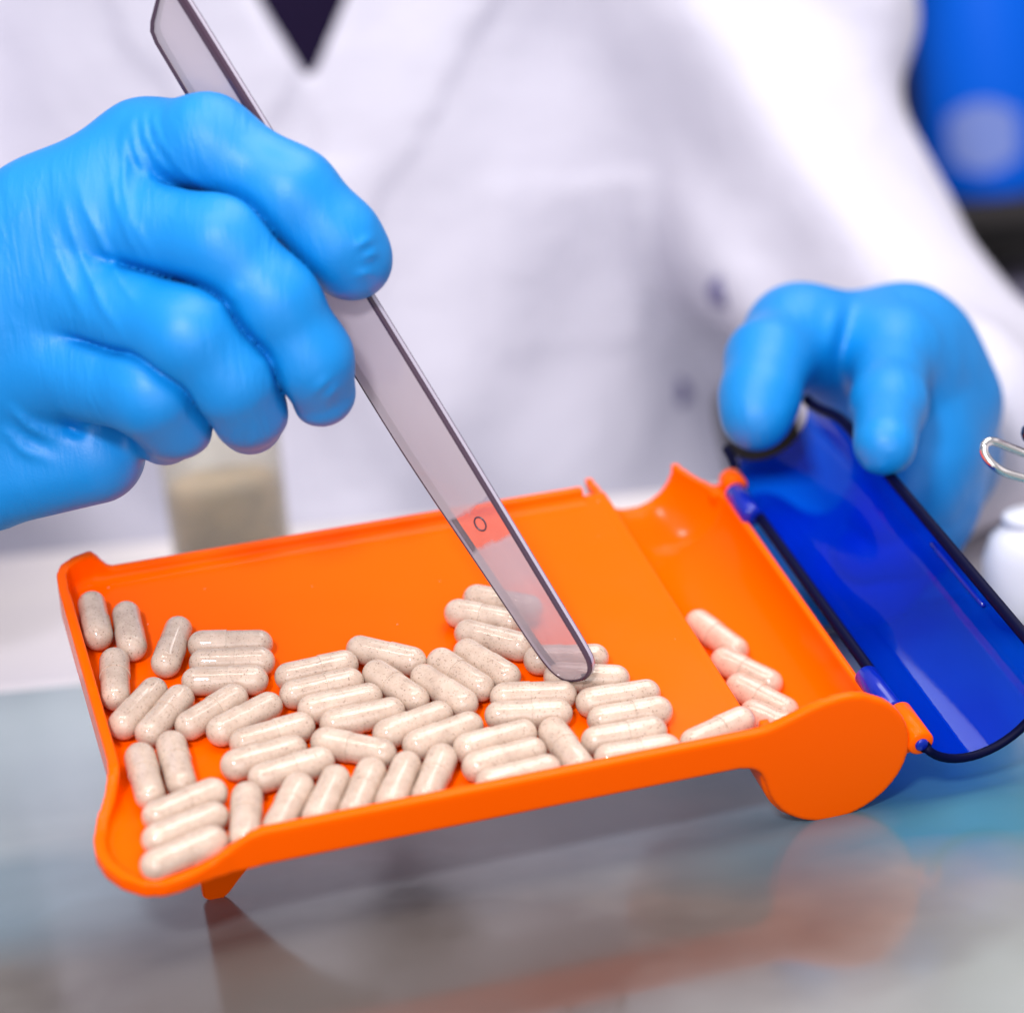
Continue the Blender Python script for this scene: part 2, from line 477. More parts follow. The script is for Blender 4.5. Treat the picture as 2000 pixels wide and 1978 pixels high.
bottle(128, 0, 14, 42, 185, 'blue bottle at the right edge of the picture on the back shelf')
M_bin = plain('grey_violet_bin', (0.11, 0.10, 0.16), 0.6)
for a, w in ((5, 130),):
    bm = bmesh.new(); box_bm(bm, a - w / 2, a + w / 2, -50, 40, -149, -45, 8)
    o = bm_obj('storage_bin', bm, M_bin); o.matrix_world = SH.matrix_basis.copy()
    tag(o, 'grey violet storage bin under the blue bottles on the dark shelf', 'bin')

# ------------------------------------------------------------------ person: coat, shirt, two gloves
PE = empty('person', (3.27, 352.87, 0.00), (0, 0, -0.28580))
tag(PE, 'person in a white lab coat and blue gloves pushing capsules with a spatula', 'person')

lo, h, X, Y, Z = grid((-330, -300, -150), (360, 210, 330), 4.0)
AC, BC = 10.0, 135.0                                       # torso axis
tors = (np.sqrt(((X - AC) / 185) ** 2 + ((Y - BC) / 120) ** 2) - 1) * 125 + 0 * Z
shl = smin(cone(X, Y, Z, (-150, 130, 300), (10, 120, 330), 55, 70), cone(X, Y, Z, (175, 130, 305), (10, 120, 330), 55, 70), 30)
tors = smin(tors, shl, 40)
tors = np.maximum(tors, -140 - Z)
body = tors + 3.0
# sleeves
sl_l = smin(cone(X, Y, Z, (184, 120, 300), (232.3, 2.6, 86.2), 66, 46), cone(X, Y, Z, (232.3, 2.6, 86.2), (265.0, -110.5, 18.7), 45, 45), 30)
sl_l = smin(sl_l, cone(X, Y, Z, (265.0, -110.5, 18.7), (244.5, -189.2, 35.6), 46, 36), 20)
sl_r = smin(cone(X, Y, Z, (-185, 120, 300), (-191.7, -7.2, 88.7), 62, 52), cone(X, Y, Z, (-191.7, -7.2, 88.7), (-113.1, -250.2, 96.8), 52, 40), 30)
sl_r = smin(sl_r, cone(X, Y, Z, (-113.1, -250.2, 96.8), (-66.6, -357.6, 116.1), 40, 36), 15)
coat = smin(smin(tors, sl_r, 30), sl_l, 75)
folds = (2.6 * np.sin(0.045 * X + 0.028 * Z + 1.4 * np.sin(0.02 * Z + 0.01 * X)) + 1.8 * np.sin(0.075 * X - 0.035 * Z + 0.9) * np.sin(0.017 * Z + 1.1)
         + 3.6 * np.sin(0.05 * Z + 0.05 * X + 1.3 * np.sin(0.03 * X)) * np.exp(-np.maximum(180 - X, 0) / 45.0))
coat = coat + 1.5 * folds.astype(np.float32)
shirt = coat + 7.0
vtop, vtip = (31.2, 27.2, 209.2), (23.2, 16.1, 163.9)
front = Y < 120
V2 = poly2d(X[:, :, 0][:, 0][:, None], Z[0, 0, :][None, :], [(vtip[0], vtip[2]), (vtip[0] - 28, vtip[2] + 62), (vtip[0] - 44, 340), (vtip[0] + 60, 340), (vtip[0] + 30, vtip[2] + 52)])[:, None, :]
coat = np.where(front, np.maximum(coat, -V2), coat)
# lapels lie on the coat, a few millimetres proud
lapL = poly2d(X[:, :, 0][:, 0][:, None], Z[0, 0, :][None, :], [(vtip[0] + 1, vtip[2] - 4), (vtip[0] + 34, vtip[2] + 60), (vtip[0] + 62, 340), (vtip[0] + 118, 340), (vtip[0] + 84, vtip[2] + 34), (vtip[0] + 40, vtip[2] - 30), (vtip[0] + 2, vtip[2] - 70)])[:, None, :]
lapR = poly2d(X[:, :, 0][:, 0][:, None], Z[0, 0, :][None, :], [(vtip[0] - 3, vtip[2] + 6), (vtip[0] - 31, vtip[2] + 64), (vtip[0] - 46, 340), (vtip[0] - 100, 340), (vtip[0] - 74, vtip[2] + 26), (vtip[0] - 32, vtip[2] - 34)])[:, None, :]
for lp in (lapL, lapR):
    d = np.maximum(np.maximum(np.abs(coat) - 3.2, lp), np.where(front, -1e3, 1e3))
    coat = smin(coat, d, 2.5)
pk0, pk1, pk2, pk3 = (93.1, 6.0, 114.4), (158.0, 6.8, 111.0), (152.5, -11.1, 37.1), (87.5, -12.1, 39.7)
pocket = poly2d(X[:, :, 0][:, 0][:, None], Z[0, 0, :][None, :], [(q[0], q[2]) for q in (pk0, pk1, pk2, pk3)])[:, None, :]
coat = smin(coat, np.maximum(np.maximum(np.abs(coat) - 1.7, pocket), np.where(front, -1e3, 1e3)), 2)
plk = np.abs(X - (vtip[0] + 4)) - 16
coat = smin(coat, np.maximum(np.maximum(np.abs(coat) - 2.4, plk + 0 * Z), np.where(front & (Z < vtip[2] - 30), -1e3, 1e3)), 2)
Vv, Ff = surface_nets(np.broadcast_to(coat, np.broadcast_shapes(X.shape, Y.shape, Z.shape)), lo, h)
mesh_obj('lab_coat', Vv, Ff, M_coat, PE)
shirt = np.maximum(np.maximum(shirt, V2 - 16), 120 - Z + 0 * X)
Vv, Ff = surface_nets(np.broadcast_to(shirt, np.broadcast_shapes(X.shape, Y.shape, Z.shape)), lo, h)
mesh_obj('shirt', Vv, Ff, M_shirt, PE)

def coat_front(a, c):
    i = int(round((a - lo[0]) / h)); k = int(round((c - lo[2]) / h))
    colm = coat[i, :, k]; j = int(np.argmax(colm < 0))
    return lo[1] + j * h
for q, m in (((9.5, -20.2, 13.9), M_button), ((16.7, -0.3, 96.0), M_button), ((181.7, -2.8, 68.9), M_pen), ((164.7, -17.9, 7.6), M_pen)):
    b = coat_front(q[0], q[2])
    V, F = lathe([(0.01, 2.4), (5.6, 2.4), (6.6, 1.2), (6.2, 0)], 24, 'Y', (q[0], b - 2.6, q[2]))
    mesh_obj('coat_button', V, F, m, PE)

# gloves -----------------------------------------------------------------
def glove(lo3, hi3, h, palm, kp, fingers, kf, kb, ridges, depth_axis, groove=1.5):
    lo, h, X, Y, Z = grid(lo3, hi3, h)
    pd = None
    for a, b, ra, rb in palm:
        d = cone(X, Y, Z, a, b, ra, rb)
        pd = d if pd is None else smin(pd, d, kp)
    out = f1 = f2 = None
    for f in fingers:
        fd = None
        for (a, ra), (b, rb) in zip(f[:-1], f[1:]):
            d = cone(X, Y, Z, a, b, ra, rb)
            fd = d if fd is None else smin(fd, d, kf)
        d = smin(pd, fd, kb)
        out = d if out is None else np.minimum(out, d)
        if f1 is None: f1, f2 = fd, np.full_like(fd, 1e3)
        else: f2 = np.minimum(f2, np.maximum(f1, fd)); f1 = np.minimum(f1, fd)
        del fd, d
    out = out + np.float32(groove) * np.exp(-((f2 - f1) / np.float32(1.5)) ** 2) * np.clip((pd - f1 + 1) / np.float32(5), 0, 1)
    del f1, f2
    for pts, amp, w in ridges:
        ax = np.array(depth_axis)
        acc = None
        nseg = len(pts) - 1
        for si, (a, b) in enumerate(zip(pts[:-1], pts[1:])):
            a = np.array(a); b = np.array(b)
            e = b - a; e = e - (e @ ax) * ax; L2 = e @ e
            px, py, pz = X - np.float32(a[0]), Y - np.float32(a[1]), Z - np.float32(a[2])
            dp = px * np.float32(ax[0]) + py * np.float32(ax[1]) + pz * np.float32(ax[2])
            t = np.clip((px * np.float32(e[0]) + py * np.float32(e[1]) + pz * np.float32(e[2])) / np.float32(L2), 0, 1)
            dd = (px - dp * np.float32(ax[0]) - t * np.float32(e[0])) ** 2 + (py - dp * np.float32(ax[1]) - t * np.float32(e[1])) ** 2 + (pz - dp * np.float32(ax[2]) - t * np.float32(e[2])) ** 2
            dd = np.where(np.abs(dp) < 14, dd, 1e4)
            gg = np.exp(-dd / np.float32(w * w)) * np.sin(np.pi * np.clip((si + t) / nseg, 0.03, 0.97)).astype(np.float32)
            acc = gg if acc is None else np.maximum(acc, gg)
        out = out - np.float32(amp * 1.9) * acc
    return relax(*surface_nets(out, lo, h))

DA = (-0.02389, 0.97214, -0.23319)                                             # unit vector through the hand, back to palm
palm = [((19.2, -405.0, 175.5), (-8.3, -405.7, 162.5), 13, 12.8), ((-8.3, -405.7, 162.5), (-42.9, -400.4, 132.3), 12.8, 20), ((7.8, -411.7, 161.6), (-42.4, -399.2, 137.2), 13.6, 20),
        ((-0.4, -413.7, 145.4), (-43.9, -399.6, 127.1), 13.2, 20), ((-8.0, -412.0, 127.7), (-45.8, -397.8, 117.9), 12, 19),
        ((-42.9, -399.7, 100.9), (-3.0, -407.2, 104.4), 15.8, 12.6), ((-42.9, -399.7, 100.9), (-72.0, -381.2, 103.7), 16, 22),
        ((-42.4, -399.2, 137.2), (-73.4, -375.0, 121.5), 24, 28)]
fing = [
    [((18.9, -403.0, 175.3), 12.4), ((35.4, -413.4, 177.3), 10.9), ((54.3, -419.4, 163.5), 10.7), ((63.4, -419.8, 152.0), 10.2), ((66.6, -417.9, 146.8), 9.7)],
    [((8.0, -412.7, 161.7), 12.6), ((37.5, -428.0, 154.8), 10.8), ((48.3, -430.1, 140.7), 10.3), ((54.5, -428.3, 126.1), 9.7), ((56.0, -423.3, 116.8), 8.3)],
    [((-0.2, -414.7, 145.5), 12.4), ((28.2, -435.9, 135.6), 10.9), ((36.5, -433.3, 124.2), 10.2), ((38.4, -426.9, 116.3), 9.4), ((37.3, -416.1, 110.2), 8.2)],
    [((-7.4, -415.0, 128.1), 11.9), ((17.7, -433.1, 122.8), 10.2), ((21.2, -426.6, 115.3), 9.3), ((16.0, -413.8, 109.2), 8.2)],
    [((-36.9, -385.1, 118.4), 15), ((-4.3, -370.5, 124.4), 12.5), ((27.2, -372.7, 137.7), 11), ((48.0, -384.2, 147.7), 9.2)],
]
rid = [
    ([(22.7, -412.1, 188.6), (21.4, -413.1, 184.5), (21.8, -414.3, 179.3), (23.9, -415.5, 174.0), (27.5, -416.5, 169.7)], 0.55, 0.9),
    ([(20.4, -412.3, 187.9), (18.7, -413.5, 183.1), (19.1, -414.9, 177.1), (21.2, -416.3, 171.1), (25.2, -417.6, 165.2)], 0.5, 0.9),
    ([(24.4, -412.3, 187.5), (23.9, -413.3, 183.3), (25.0, -414.5, 177.9), (28.4, -415.7, 172.8)], 0.45, 0.8),
    ([(17.7, -413.1, 184.8), (16.3, -414.7, 178.1), (16.0, -417.0, 168.7), (17.1, -419.0, 160.3), (22.1, -425.2, 150.9)], 0.6, 1.0),
    ([(13.5, -413.1, 180.9), (13.1, -415.1, 172.4), (14.1, -418.1, 164.2), (16.4, -421.8, 157.1), (20.7, -427.9, 148.4)], 0.45, 0.8),
    ([(4.8, -414.4, 172.0), (6.8, -417.4, 163.6), (10.3, -421.5, 154.6), (14.0, -425.4, 146.9), (18.3, -430.7, 141.2)], 0.5, 0.9),
    ([(0.7, -415.0, 169.8), (2.3, -418.4, 159.9), (5.8, -422.8, 149.8), (9.2, -426.8, 141.5), (13.4, -431.1, 135.7)], 0.5, 0.9),
    ([(-3.3, -416.4, 164.5), (-1.4, -419.7, 155.0), (1.7, -423.9, 145.5), (5.3, -427.9, 137.2)], 0.35, 0.9),
    ([(26.6, -417.0, 176.1), (31.3, -420.5, 169.7), (38.2, -423.2, 166.1)], 0.35, 0.8),
    ([(-19.6, -417.1, 120.3), (-15.3, -418.4, 114.4), (-7.3, -421.3, 110.1)], 0.8, 1.4),
    ([(-22.6, -418.3, 115.8), (-17.7, -419.7, 109.3), (-9.6, -422.4, 105.8)], 0.6, 1.4),
    ([(-8.3, -420.0, 115.7), (-5.1, -420.5, 113.4), (-2.1, -420.8, 111.7)], -0.9, 1.5),
    ([(68.4, -426.4, 149.9), (73.5, -425.6, 152.7)], 0.55, 0.9), ([(69.3, -427.0, 147.3), (74.4, -426.3, 149.6)], 0.5, 0.9), ([(67.2, -427.8, 144.2), (72.7, -427.5, 144.8)], 0.45, 0.9),
    ([(54.5, -431.6, 116.8), (60.5, -430.3, 121.5)], 0.4, 0.9), ([(57.3, -430.9, 115.2), (61.7, -429.7, 119.4)], 0.4, 0.9),
    ([(36.0, -436.1, 142.6), (39.3, -436.5, 140.5)], 0.35, 0.8), ([(37.9, -435.7, 144.2), (41.3, -436.1, 142.1)], 0.35, 0.8), ([(39.9, -435.3, 145.7), (42.6, -435.8, 143.3)], 0.3, 0.8),
    ([(43.7, -436.4, 128.0), (47.8, -436.6, 126.8)], 0.3, 0.9),
]
ptsA = np.array([q for a, b, _, _ in palm for q in (a, b)] + [q for f in fing for q, _ in f])
lo3, hi3 = ptsA.min(0) - 14, ptsA.max(0) + 16
lo3[0] = max(lo3[0], (-48.2, -401.7, 144.6)[0])
Vv, Ff = glove(lo3, hi3, 0.62, palm, 10.0, fing, 5.0, 4.5, rid, DA)
g = mesh_obj('glove', Vv, Ff, M_glove, PE)
g['label'] = 'blue gloved hand gripping the smoky spatula'

palm = [((184.4, -282.9, 92.9), (216.3, -269.4, 86.1), 13.2, 14.3), ((216.3, -269.4, 86.1), (222.1, -266.3, 80.9), 14.3, 13.6), ((222.1, -266.3, 80.9), (228.9, -267.9, 65.2), 13.6, 13.2), ((228.9, -267.9, 65.2), (220.0, -275.8, 50.3), 13.2, 14.5),
        ((220.0, -275.8, 50.3), (214.3, -279.4, 35.8), 14.5, 15), ((214.3, -279.4, 35.8), (199.9, -276.6, 18.8), 15, 14.5), ((199.9, -276.6, 18.8), (179.9, -272.5, 16.5), 14, 12), ((179.9, -272.5, 16.5), (170.5, -268.9, 32.8), 12, 11),
        ((217.0, -284.5, 74.4), (215.4, -291.4, 54.3), 12, 12.5), ((210.9, -248.2, 63.2), (225.2, -246.5, 43.3), 18, 20), ((228.1, -238.9, 44.6), (244.2, -169.6, 31.5), 19, 21)]
fing = [
    [((206.6, -254.0, 69.6), 15), ((184.4, -282.9, 92.9), 13.0), ((173.1, -303.2, 90.8), 11.4), ((168.8, -316.5, 83.3), 10.4), ((166.9, -321.7, 78.6), 9.7)],
    [((220.7, -267.3, 77.1), 13.5), ((210.5, -289.9, 86.8), 12.2), ((204.1, -322.9, 78.7), 9.8), ((198.9, -348.0, 73.1), 8.7)],
    [((226.4, -265.3, 63.4), 13), ((218.1, -284.8, 55.7), 12.5), ((211.5, -293.5, 45.8), 11.5), ((202.6, -299.5, 38.8), 10.0)],
    [((226.7, -258.4, 49.0), 13), ((217.4, -283.8, 42.9), 11.5), ((205.6, -296.7, 33.1), 10), ((195.9, -299.7, 30.2), 9)],
    [((223.2, -256.2, 37.4), 12), ((210.9, -280.9, 30.1), 10.5), ((198.3, -290.8, 24.4), 9.5), ((187.2, -293.4, 23.1), 8.5)],
]
rid = [([(196.7, -287.4, 103.1), (192.9, -289.1, 96.1), (190.6, -291.2, 87.6)], 0.7, 2.0), ([(192.6, -363.8, 72.0), (193.9, -364.6, 68.6)], 0.4, 1.0), ([(196.1, -363.7, 72.3), (197.0, -364.6, 68.3)], 0.4, 1.0)]
ptsA = np.array([q for a, b, _, _ in palm for q in (a, b)] + [q for f in fing for q, _ in f])
Vv, Ff = glove(ptsA.min(0) - 20, ptsA.max(0) + 22, 0.95, palm, 14.0, fing, 6.0, 11.0, rid, DA, 0.5)
g = mesh_obj('glove', Vv, Ff, M_glove, PE)
g['label'] = 'blue gloved hand holding the open blue lid'

# ------------------------------------------------------------------ counting tray
TILT = math.radians(20.4)
TR = empty('counting_tray', (0, 0, 64.2), (TILT, 0, 0))
tag(TR, 'orange plastic pill counting tray with a trough and an open blue lid', 'tray')
MT = TR.matrix_basis.copy()

outline = [(27, 0), (-113, 0), (-117, 0.2), (-121, -1.2), (-124.5, -4.0), (-126.2, -8), (-126.6, -14), (-126.2, -86), (-126.6, -91), (-128.6, -96.5), (-131.4, -101.5),
           (-133.2, -107), (-133.5, -112), (-132.4, -117), (-129.6, -122), (-125.3, -125.9), (-120.5, -127.2), (-116.2, -126.6), (-110.5, -124.9), (-104, -123.8),
           (-96, -123.4), (27, -123.4)]
lo, h, X, Y, Z = grid((-137, -139, -29), (67, 14, 18), 0.62)
x2, y2 = X[:, :, 0].astype(float), Y[:, :, 0].astype(float)
O2 = poly2d(x2, y2, outline).astype(np.float32)
# wall height along the rim
Hx = np.full(O2.shape, 8.3)
t = np.clip((y2 + 24) / 24, 0, 1)
back = np.clip((x2 + 116.5) / 5.5, 0, 1); back = back * back * (3 - 2 * back)
Hx = np.where((y2 > -60), 8.6 - back * (8.6 - 3.2) * (y2 > -30), Hx)
sp_t = np.clip((np.hypot(x2 + 124.5, y2 + 117.5) - 13.0) / 15.0, 0, 1); sp_t = sp_t * sp_t * (3 - 2 * sp_t)
Hx = np.where(y2 < -60, 2.4 + (Hx - 2.4) * sp_t, Hx)
O3, H3 = O2[:, :, None], Hx.astype(np.float32)[:, :, None]
floor_d = np.maximum(np.maximum(Z, -1.6 - Z), O3)
# keep the right side of the outline open towards the trough
inner = O3 + 2.6
openR = X - 20.0
wall = np.maximum(np.maximum(-inner, O3), np.maximum(Z - H3, -1.6 - Z))
wall = np.maximum(wall, np.where((Y > -118) & (X > 20), 1e3, -1e3))
pan = np.maximum(np.maximum(smin(floor_d, wall, 3.2), O3), -1.6 - Z)
# trough: half tube that narrows to a spout at the back
ty = np.clip((Y + 5) / 15, 0, 1); ty = ty * ty * (3 - 2 * ty)
xc, zc, Rr = 44.2 - 5.5 * ty, -4.6 + 2.6 * ty, 17.6 - 5.6 * ty
rad = np.sqrt((X - xc) ** 2 + (Z - zc) ** 2)
shell = np.abs(rad - Rr - 1.0) - 1.0
zl = np.where(X > xc, -6.4 + 4.9 * ty, -0.1 - 1.3 * ty)
trough = np.maximum(np.maximum(shell, Z - zl), np.maximum(Y - 10.0, -122.0 - Y))
pan_cut = np.maximum(pan, np.where(Y > -120.8, Rr - rad, -1e3))
tray = smin(pan_cut, trough, 0.8)
# round end plate, blended into the front wall
disc = np.sqrt((X - 44.3) ** 2 + (Z + 5.0) ** 2) - 18.6
bar = np.maximum(np.maximum(X - 44, -1.6 - Z), np.maximum(Z - 8.3, -60 - X))
plate = np.maximum(smin(disc, bar, 9.0), np.maximum(-123.4 - Y, Y + 120.8))
plate = np.maximum(plate, -30 - X + 10)
tray = np.minimum(tray, plate)
Vv, Ff = surface_nets(np.broadcast_to(tray, np.broadcast_shapes(X.shape, Y.shape, Z.shape)) + 0.0, lo, h)
mesh_obj('tray_body', Vv, Ff, M_orange, TR)
del tray, trough, shell, rad, pan, wall, floor_d

# leg under the left corner: an angled fin
prof = [(-108, -1.0), (-108, -31.6), (-106.5, -33.0), (-103.0, -33.0), (-101.6, -31.8), (-97.5, -26), (-91.5, -18.5), (-84.5, -11.5), (-76, -5.5), (-66, -1.0)]
def fin(pr, y0, y1, axis):
    bm = bmesh.new(); n = len(pr)
    A = [bm.verts.new((x, y0, z)) for x, z in pr]; B = [bm.verts.new((x, y1, z)) for x, z in pr]
    bm.faces.new(A); bm.faces.new(B[::-1])
    for i in range(n): bm.faces.new((A[i], A[i - 1], B[i - 1], B[i]))
    bmesh.ops.bevel(bm, geom=bm.edges[:], offset=0.35, segments=2, affect='EDGES')
    return bm
bm_obj('leg', fin(prof, -96.5, -93.5, 0), M_orange, TR, True, 40)

# hinges: orange knuckles on the tray
def knuckle(name, y0, y1, mat, parent, x=66.0, z=-4.9, r=3.4, hole=True):
    V, F = lathe([(0.01, y0), (1.25, y0), (1.3, y0 + .0) if not hole else (1.3, y0 + .01), (r - .5, y0), (r, y0 + .5), (r, y1 - .5), (r - .5, y1), (0.01, y1)], 28, 'Y', (x, 0, z))
    return mesh_obj(name, V, F, mat, parent)
k1 = knuckle('hinge_knuckle', -123.6, -110.2, M_orange, TR)
k2 = knuckle('hinge_knuckle', -2.6, 3.4, M_orange, TR)
bm = bmesh.new(); box_bm(bm, 60.6, 64.6, -121.4, -110.5, -9.0, -6.2, 0.4); bm_obj('hinge_web', bm, M_orange, TR)
bm = bmesh.new(); box_bm(bm, 58.6, 64.6, -2.5, 2.8, -9.2, -6.2, 0.4); bm_obj('hinge_web', bm, M_orange, TR)
V, F = lathe([(0.01, -124.3), (1.3, -124.3), (1.7, -124.0), (1.7, -123.3)], 20, 'Y', (66.0, 0, -4.9))
mesh_obj('hinge_pin', V, F, M_lid_knob, k1)

# lid: half tube of clear blue plastic, swung open
LID = empty('lid', (67.6, 0, -5.4), (0, 0, 0), TR)
nS, nA = 34, 40
ys = list(np.linspace(-124.2, -8, 16)) + list(np.linspace(-5, 17, 14))
def lid_pt(y, a, off):
    t = min(max((y + 8) / 25, 0), 1); t = t * t * (3 - 2 * t)
    p0 = np.array((0.0 + 3.4 * t, 0.0 + 1.5 * t)); p1 = np.array((27.6 - 1.0 * t, 20.4 + (y + 124) * -0.012 - 5.5 * t))
    c = (p0 + p1) / 2; u = (p1 - p0) / 2; hl = np.linalg.norm(u); u = u / hl
    n = np.array((u[1], -u[0]))
    dep = 14.7 - 2.9 * t
    q = c - u * math.cos(a) * (hl + off) + n * math.sin(a) * (dep + off)
    return (q[0], y, q[1])
V, F, FM = [], [], []
for off in (0.0, 1.5):
    for y in ys:
        for k in range(nA + 1):
            V.append(lid_pt(y, math.pi * k / nA, off))
N1 = len(ys) * (nA + 1)
for i in range(len(ys) - 1):
    for k in range(nA):
        a = i * (nA + 1) + k
        F.append([a, a + 1, a + nA + 2, a + nA + 1]); FM.append(0)
        F.append([N1 + a, N1 + a + nA + 1, N1 + a + nA + 2, N1 + a + 1]); FM.append(0)
for i in (0, len(ys) - 1):
    for k in range(nA):
        a = i * (nA + 1) + k
        F.append([a, N1 + a, N1 + a + 1, a + 1]); FM.append(1 if i == 0 else 0)
for i in range(len(ys) - 1):
    for k in (0, nA):
        a = i * (nA + 1) + k
        F.append([a, a + nA + 1, N1 + a + nA + 1, N1 + a]); FM.append(1)
o = mesh_obj('lid_shell', V, F, [M_lid, M_lid_edge], LID, True, FM)
o.data.set_sharp_from_angle(angle=math.radians(50))
# thick lips along both long sides and round the front mouth
def lip(name, pts, w, mat, parent):
    V, F = [], []
    pts = [np.array(p, float) for p in pts]
    for i, q in enumerate(pts):
        tdir = pts[min(i + 1, len(pts) - 1)] - pts[max(i - 1, 0)]; tdir /= np.linalg.norm(tdir)
        e1 = np.cross(tdir, (0.3, 0.2, 0.9)); e1 /= np.linalg.norm(e1); e2 = np.cross(tdir, e1)
        for k in range(10):
            a = 2 * math.pi * k / 10
            V.append(q + w * (e1 * math.cos(a) + e2 * math.sin(a)))
    for i in range(len(pts) - 1):
        for k in range(10):
            a, b = i * 10 + k, i * 10 + (k + 1) % 10
            F.append([a, b, b + 10, a + 10])
    F.append(list(range(10))[::-1]); F.append([(len(pts) - 1) * 10 + k for k in range(10)])
    return mesh_obj(name, V, F, mat, parent)
lip('lid_lip', [lid_pt(y, 0, 0.7) for y in ys], 1.55, M_lid_edge, LID)
lip('lid_lip', [lid_pt(y, math.pi, 0.7) for y in ys], 1.55, M_lid_edge, LID)
lip('lid_mouth_rim', [lid_pt(-124.2, math.pi * k / 24, 0.7) for k in range(25)], 1.15, M_lid_edge, LID)
lip('lid_rib', [np.array(lid_pt(y, math.pi * 0.86, -0.6)) for y in np.linspace(-92, -62, 8)], 0.7, M_lid_knob, LID)
for y0, y1 in ((-109.6, -93), (-17.5, -3.4)):
    V, F = lathe([(0.01, y0), (2.6, y0), (3.1, y0 + .6), (3.1, y1 - .6), (2.6, y1), (0.01, y1)], 28, 'Y', (-2.7, 0, 0.0))
    mesh_obj('lid_knuckle', V, F, M_lid_knob, LID)

# ------------------------------------------------------------------ capsules
L0, RB = 14.05, 3.825
def cap_profile(r, z0, z1):
    pr = []
    if z0 < 0:
        for k in range(9):
            a = math.pi / 2 * k / 8; pr.append((max(r * math.sin(a), 0.001), -L0 / 2 - r * math.cos(a)))
        pr += [(r, -3), (r, z1)]
    else:
        pr += [(r - .13, z0), (r, z0 + .05), (r, 4)]
        for k in range(9):
            a = math.pi / 2 * k / 8; pr.append((max(r * math.cos(a), 0.001), L0 / 2 + r * math.sin(a)))
    return pr
V, F = lathe(cap_profile(RB - 0.2, -1, 3.2), 28, 'X'); body_me = mesh_obj('capsule_body', V, F, M_cap)
V, F = lathe(cap_profile(RB, 0.9, 1), 28, 'X'); cap_me = mesh_obj('capsule_cap', V, F, M_cap2)
for o_ in (body_me, cap_me): o_.data.set_sharp_from_angle(angle=math.radians(60))
bdat, cdat = body_me.data, cap_me.data
bpy.data.objects.remove(body_me); bpy.data.objects.remove(cap_me)
CAPS = [
('1', -119.27,-24.87,3.85, -0.047,-0.999,0.000),
('2', -111.73,-31.94,3.85, -0.070,-0.998,0.000),
('3', -102.58,-41.82,3.85, -0.392,-0.920,0.000),
('4', -88.36,-45.44,3.85, 0.966,-0.260,0.000),
('5', -89.69,-52.87,3.85, 0.965,-0.261,0.000),
('6', -92.92,-59.76,3.85, 0.966,-0.259,0.000),
('7', -118.58,-51.20,3.85, -0.149,-0.989,0.000),
('8', -115.04,-64.26,3.85, -0.651,-0.759,0.000),
('9', -109.65,-69.35,3.85, -0.654,-0.756,0.000),
('10', -98.51,-71.17,3.85, -0.863,-0.506,0.000),
('11', -91.28,-76.05,3.85, -0.903,-0.430,0.000),
('12', -70.37,-62.50,3.85, 0.999,0.049,0.000),
('13', -70.86,-69.91,3.85, 0.999,0.052,0.000),
('14', -67.82,-77.08,3.85, 0.999,0.054,0.000),
('15', -64.02,-84.16,3.85, 0.999,0.049,0.000),
('16', -52.29,-61.45,3.85, 0.784,-0.621,0.000),
('17', -53.25,-74.74,3.85, 0.444,-0.896,0.000),
('18', -42.47,-79.61,3.85, 0.444,-0.896,0.000),
('19', -36.65,-74.67,3.85, 0.444,-0.896,0.000),
('20', -29.35,-72.54,3.85, 0.444,-0.896,0.000),
('21', -24.63,-63.11,3.85, 0.754,-0.657,0.000),
('22', -24.00,-53.47,3.85, 0.821,-0.571,0.000),
('23', -17.65,-48.71,3.85, 0.821,-0.572,0.000),
('24', -9.54,-76.20,3.85, 0.973,-0.232,0.000),
('25', -7.19,-85.17,3.85, 0.936,-0.352,0.000),
('26', -21.99,-88.31,3.85, 0.974,-0.228,0.000),
('27', -25.54,-94.77,3.85, 0.971,-0.239,0.000),
('28', -2.45,-95.07,3.85, 0.999,-0.041,0.000),
('29', -2.25,-102.46,3.85, 0.999,-0.050,0.000),
('30', -6.24,-109.56,3.85, 0.999,-0.041,0.000),
('31', -5.48,-116.79,3.85, 0.999,-0.052,0.000),
('32', -20.89,-110.16,3.85, 0.135,-0.991,0.000),
('33', -36.09,-102.26,3.85, 0.994,0.108,0.000),
('34', -36.01,-109.44,3.85, 0.993,0.119,0.000),
('35', -34.70,-116.45,3.85, 0.995,0.099,0.000),
('36', -53.11,-90.38,3.85, 0.967,0.255,0.000),
('37', -47.37,-96.53,3.85, -0.968,-0.251,0.000),
('38', -69.01,-94.84,3.85, 0.823,-0.568,0.000),
('39', -86.46,-84.21,3.85, 0.992,0.126,0.000),
('40', -90.07,-91.92,3.85, 0.991,0.132,0.000),
('41', -85.09,-98.40,3.85, 0.991,0.134,0.000),
('42', -118.21,-90.57,3.85, -0.015,-1.000,0.000),
('43', -110.36,-88.32,3.85, -0.024,-1.000,0.000),
('44', -111.33,-103.39,3.85, 0.960,0.280,0.000),
('45', -112.66,-111.56,3.85, 0.961,0.278,0.000),
('46', -114.71,-120.00,3.85, 0.960,0.280,0.000),
('47', -98.80,-111.96,3.85, -0.248,-0.969,0.000),
('48', -88.72,-111.27,3.85, -0.538,-0.843,0.000),
('49', -79.61,-110.95,3.85, -0.506,-0.862,0.000),
('50', -71.07,-111.00,3.85, -0.507,-0.862,0.000),
('51', -62.40,-110.96,3.85, -0.507,-0.862,0.000),
('52', -53.79,-111.03,3.85, -0.508,-0.861,0.000),
('T5', 15.75,-114.73,3.85, 0.953,0.302,0.000),
('T1', 41.58,-51.22,-17.73, 0.387,-0.919,-0.071),
('T2', 43.25,-68.35,-17.60, 0.567,-0.823,-0.033),
('T3', 42.73,-80.27,-17.53, 0.556,-0.829,-0.054),
('T4', 42.51,-91.17,-17.57, 0.641,-0.764,-0.073),
]
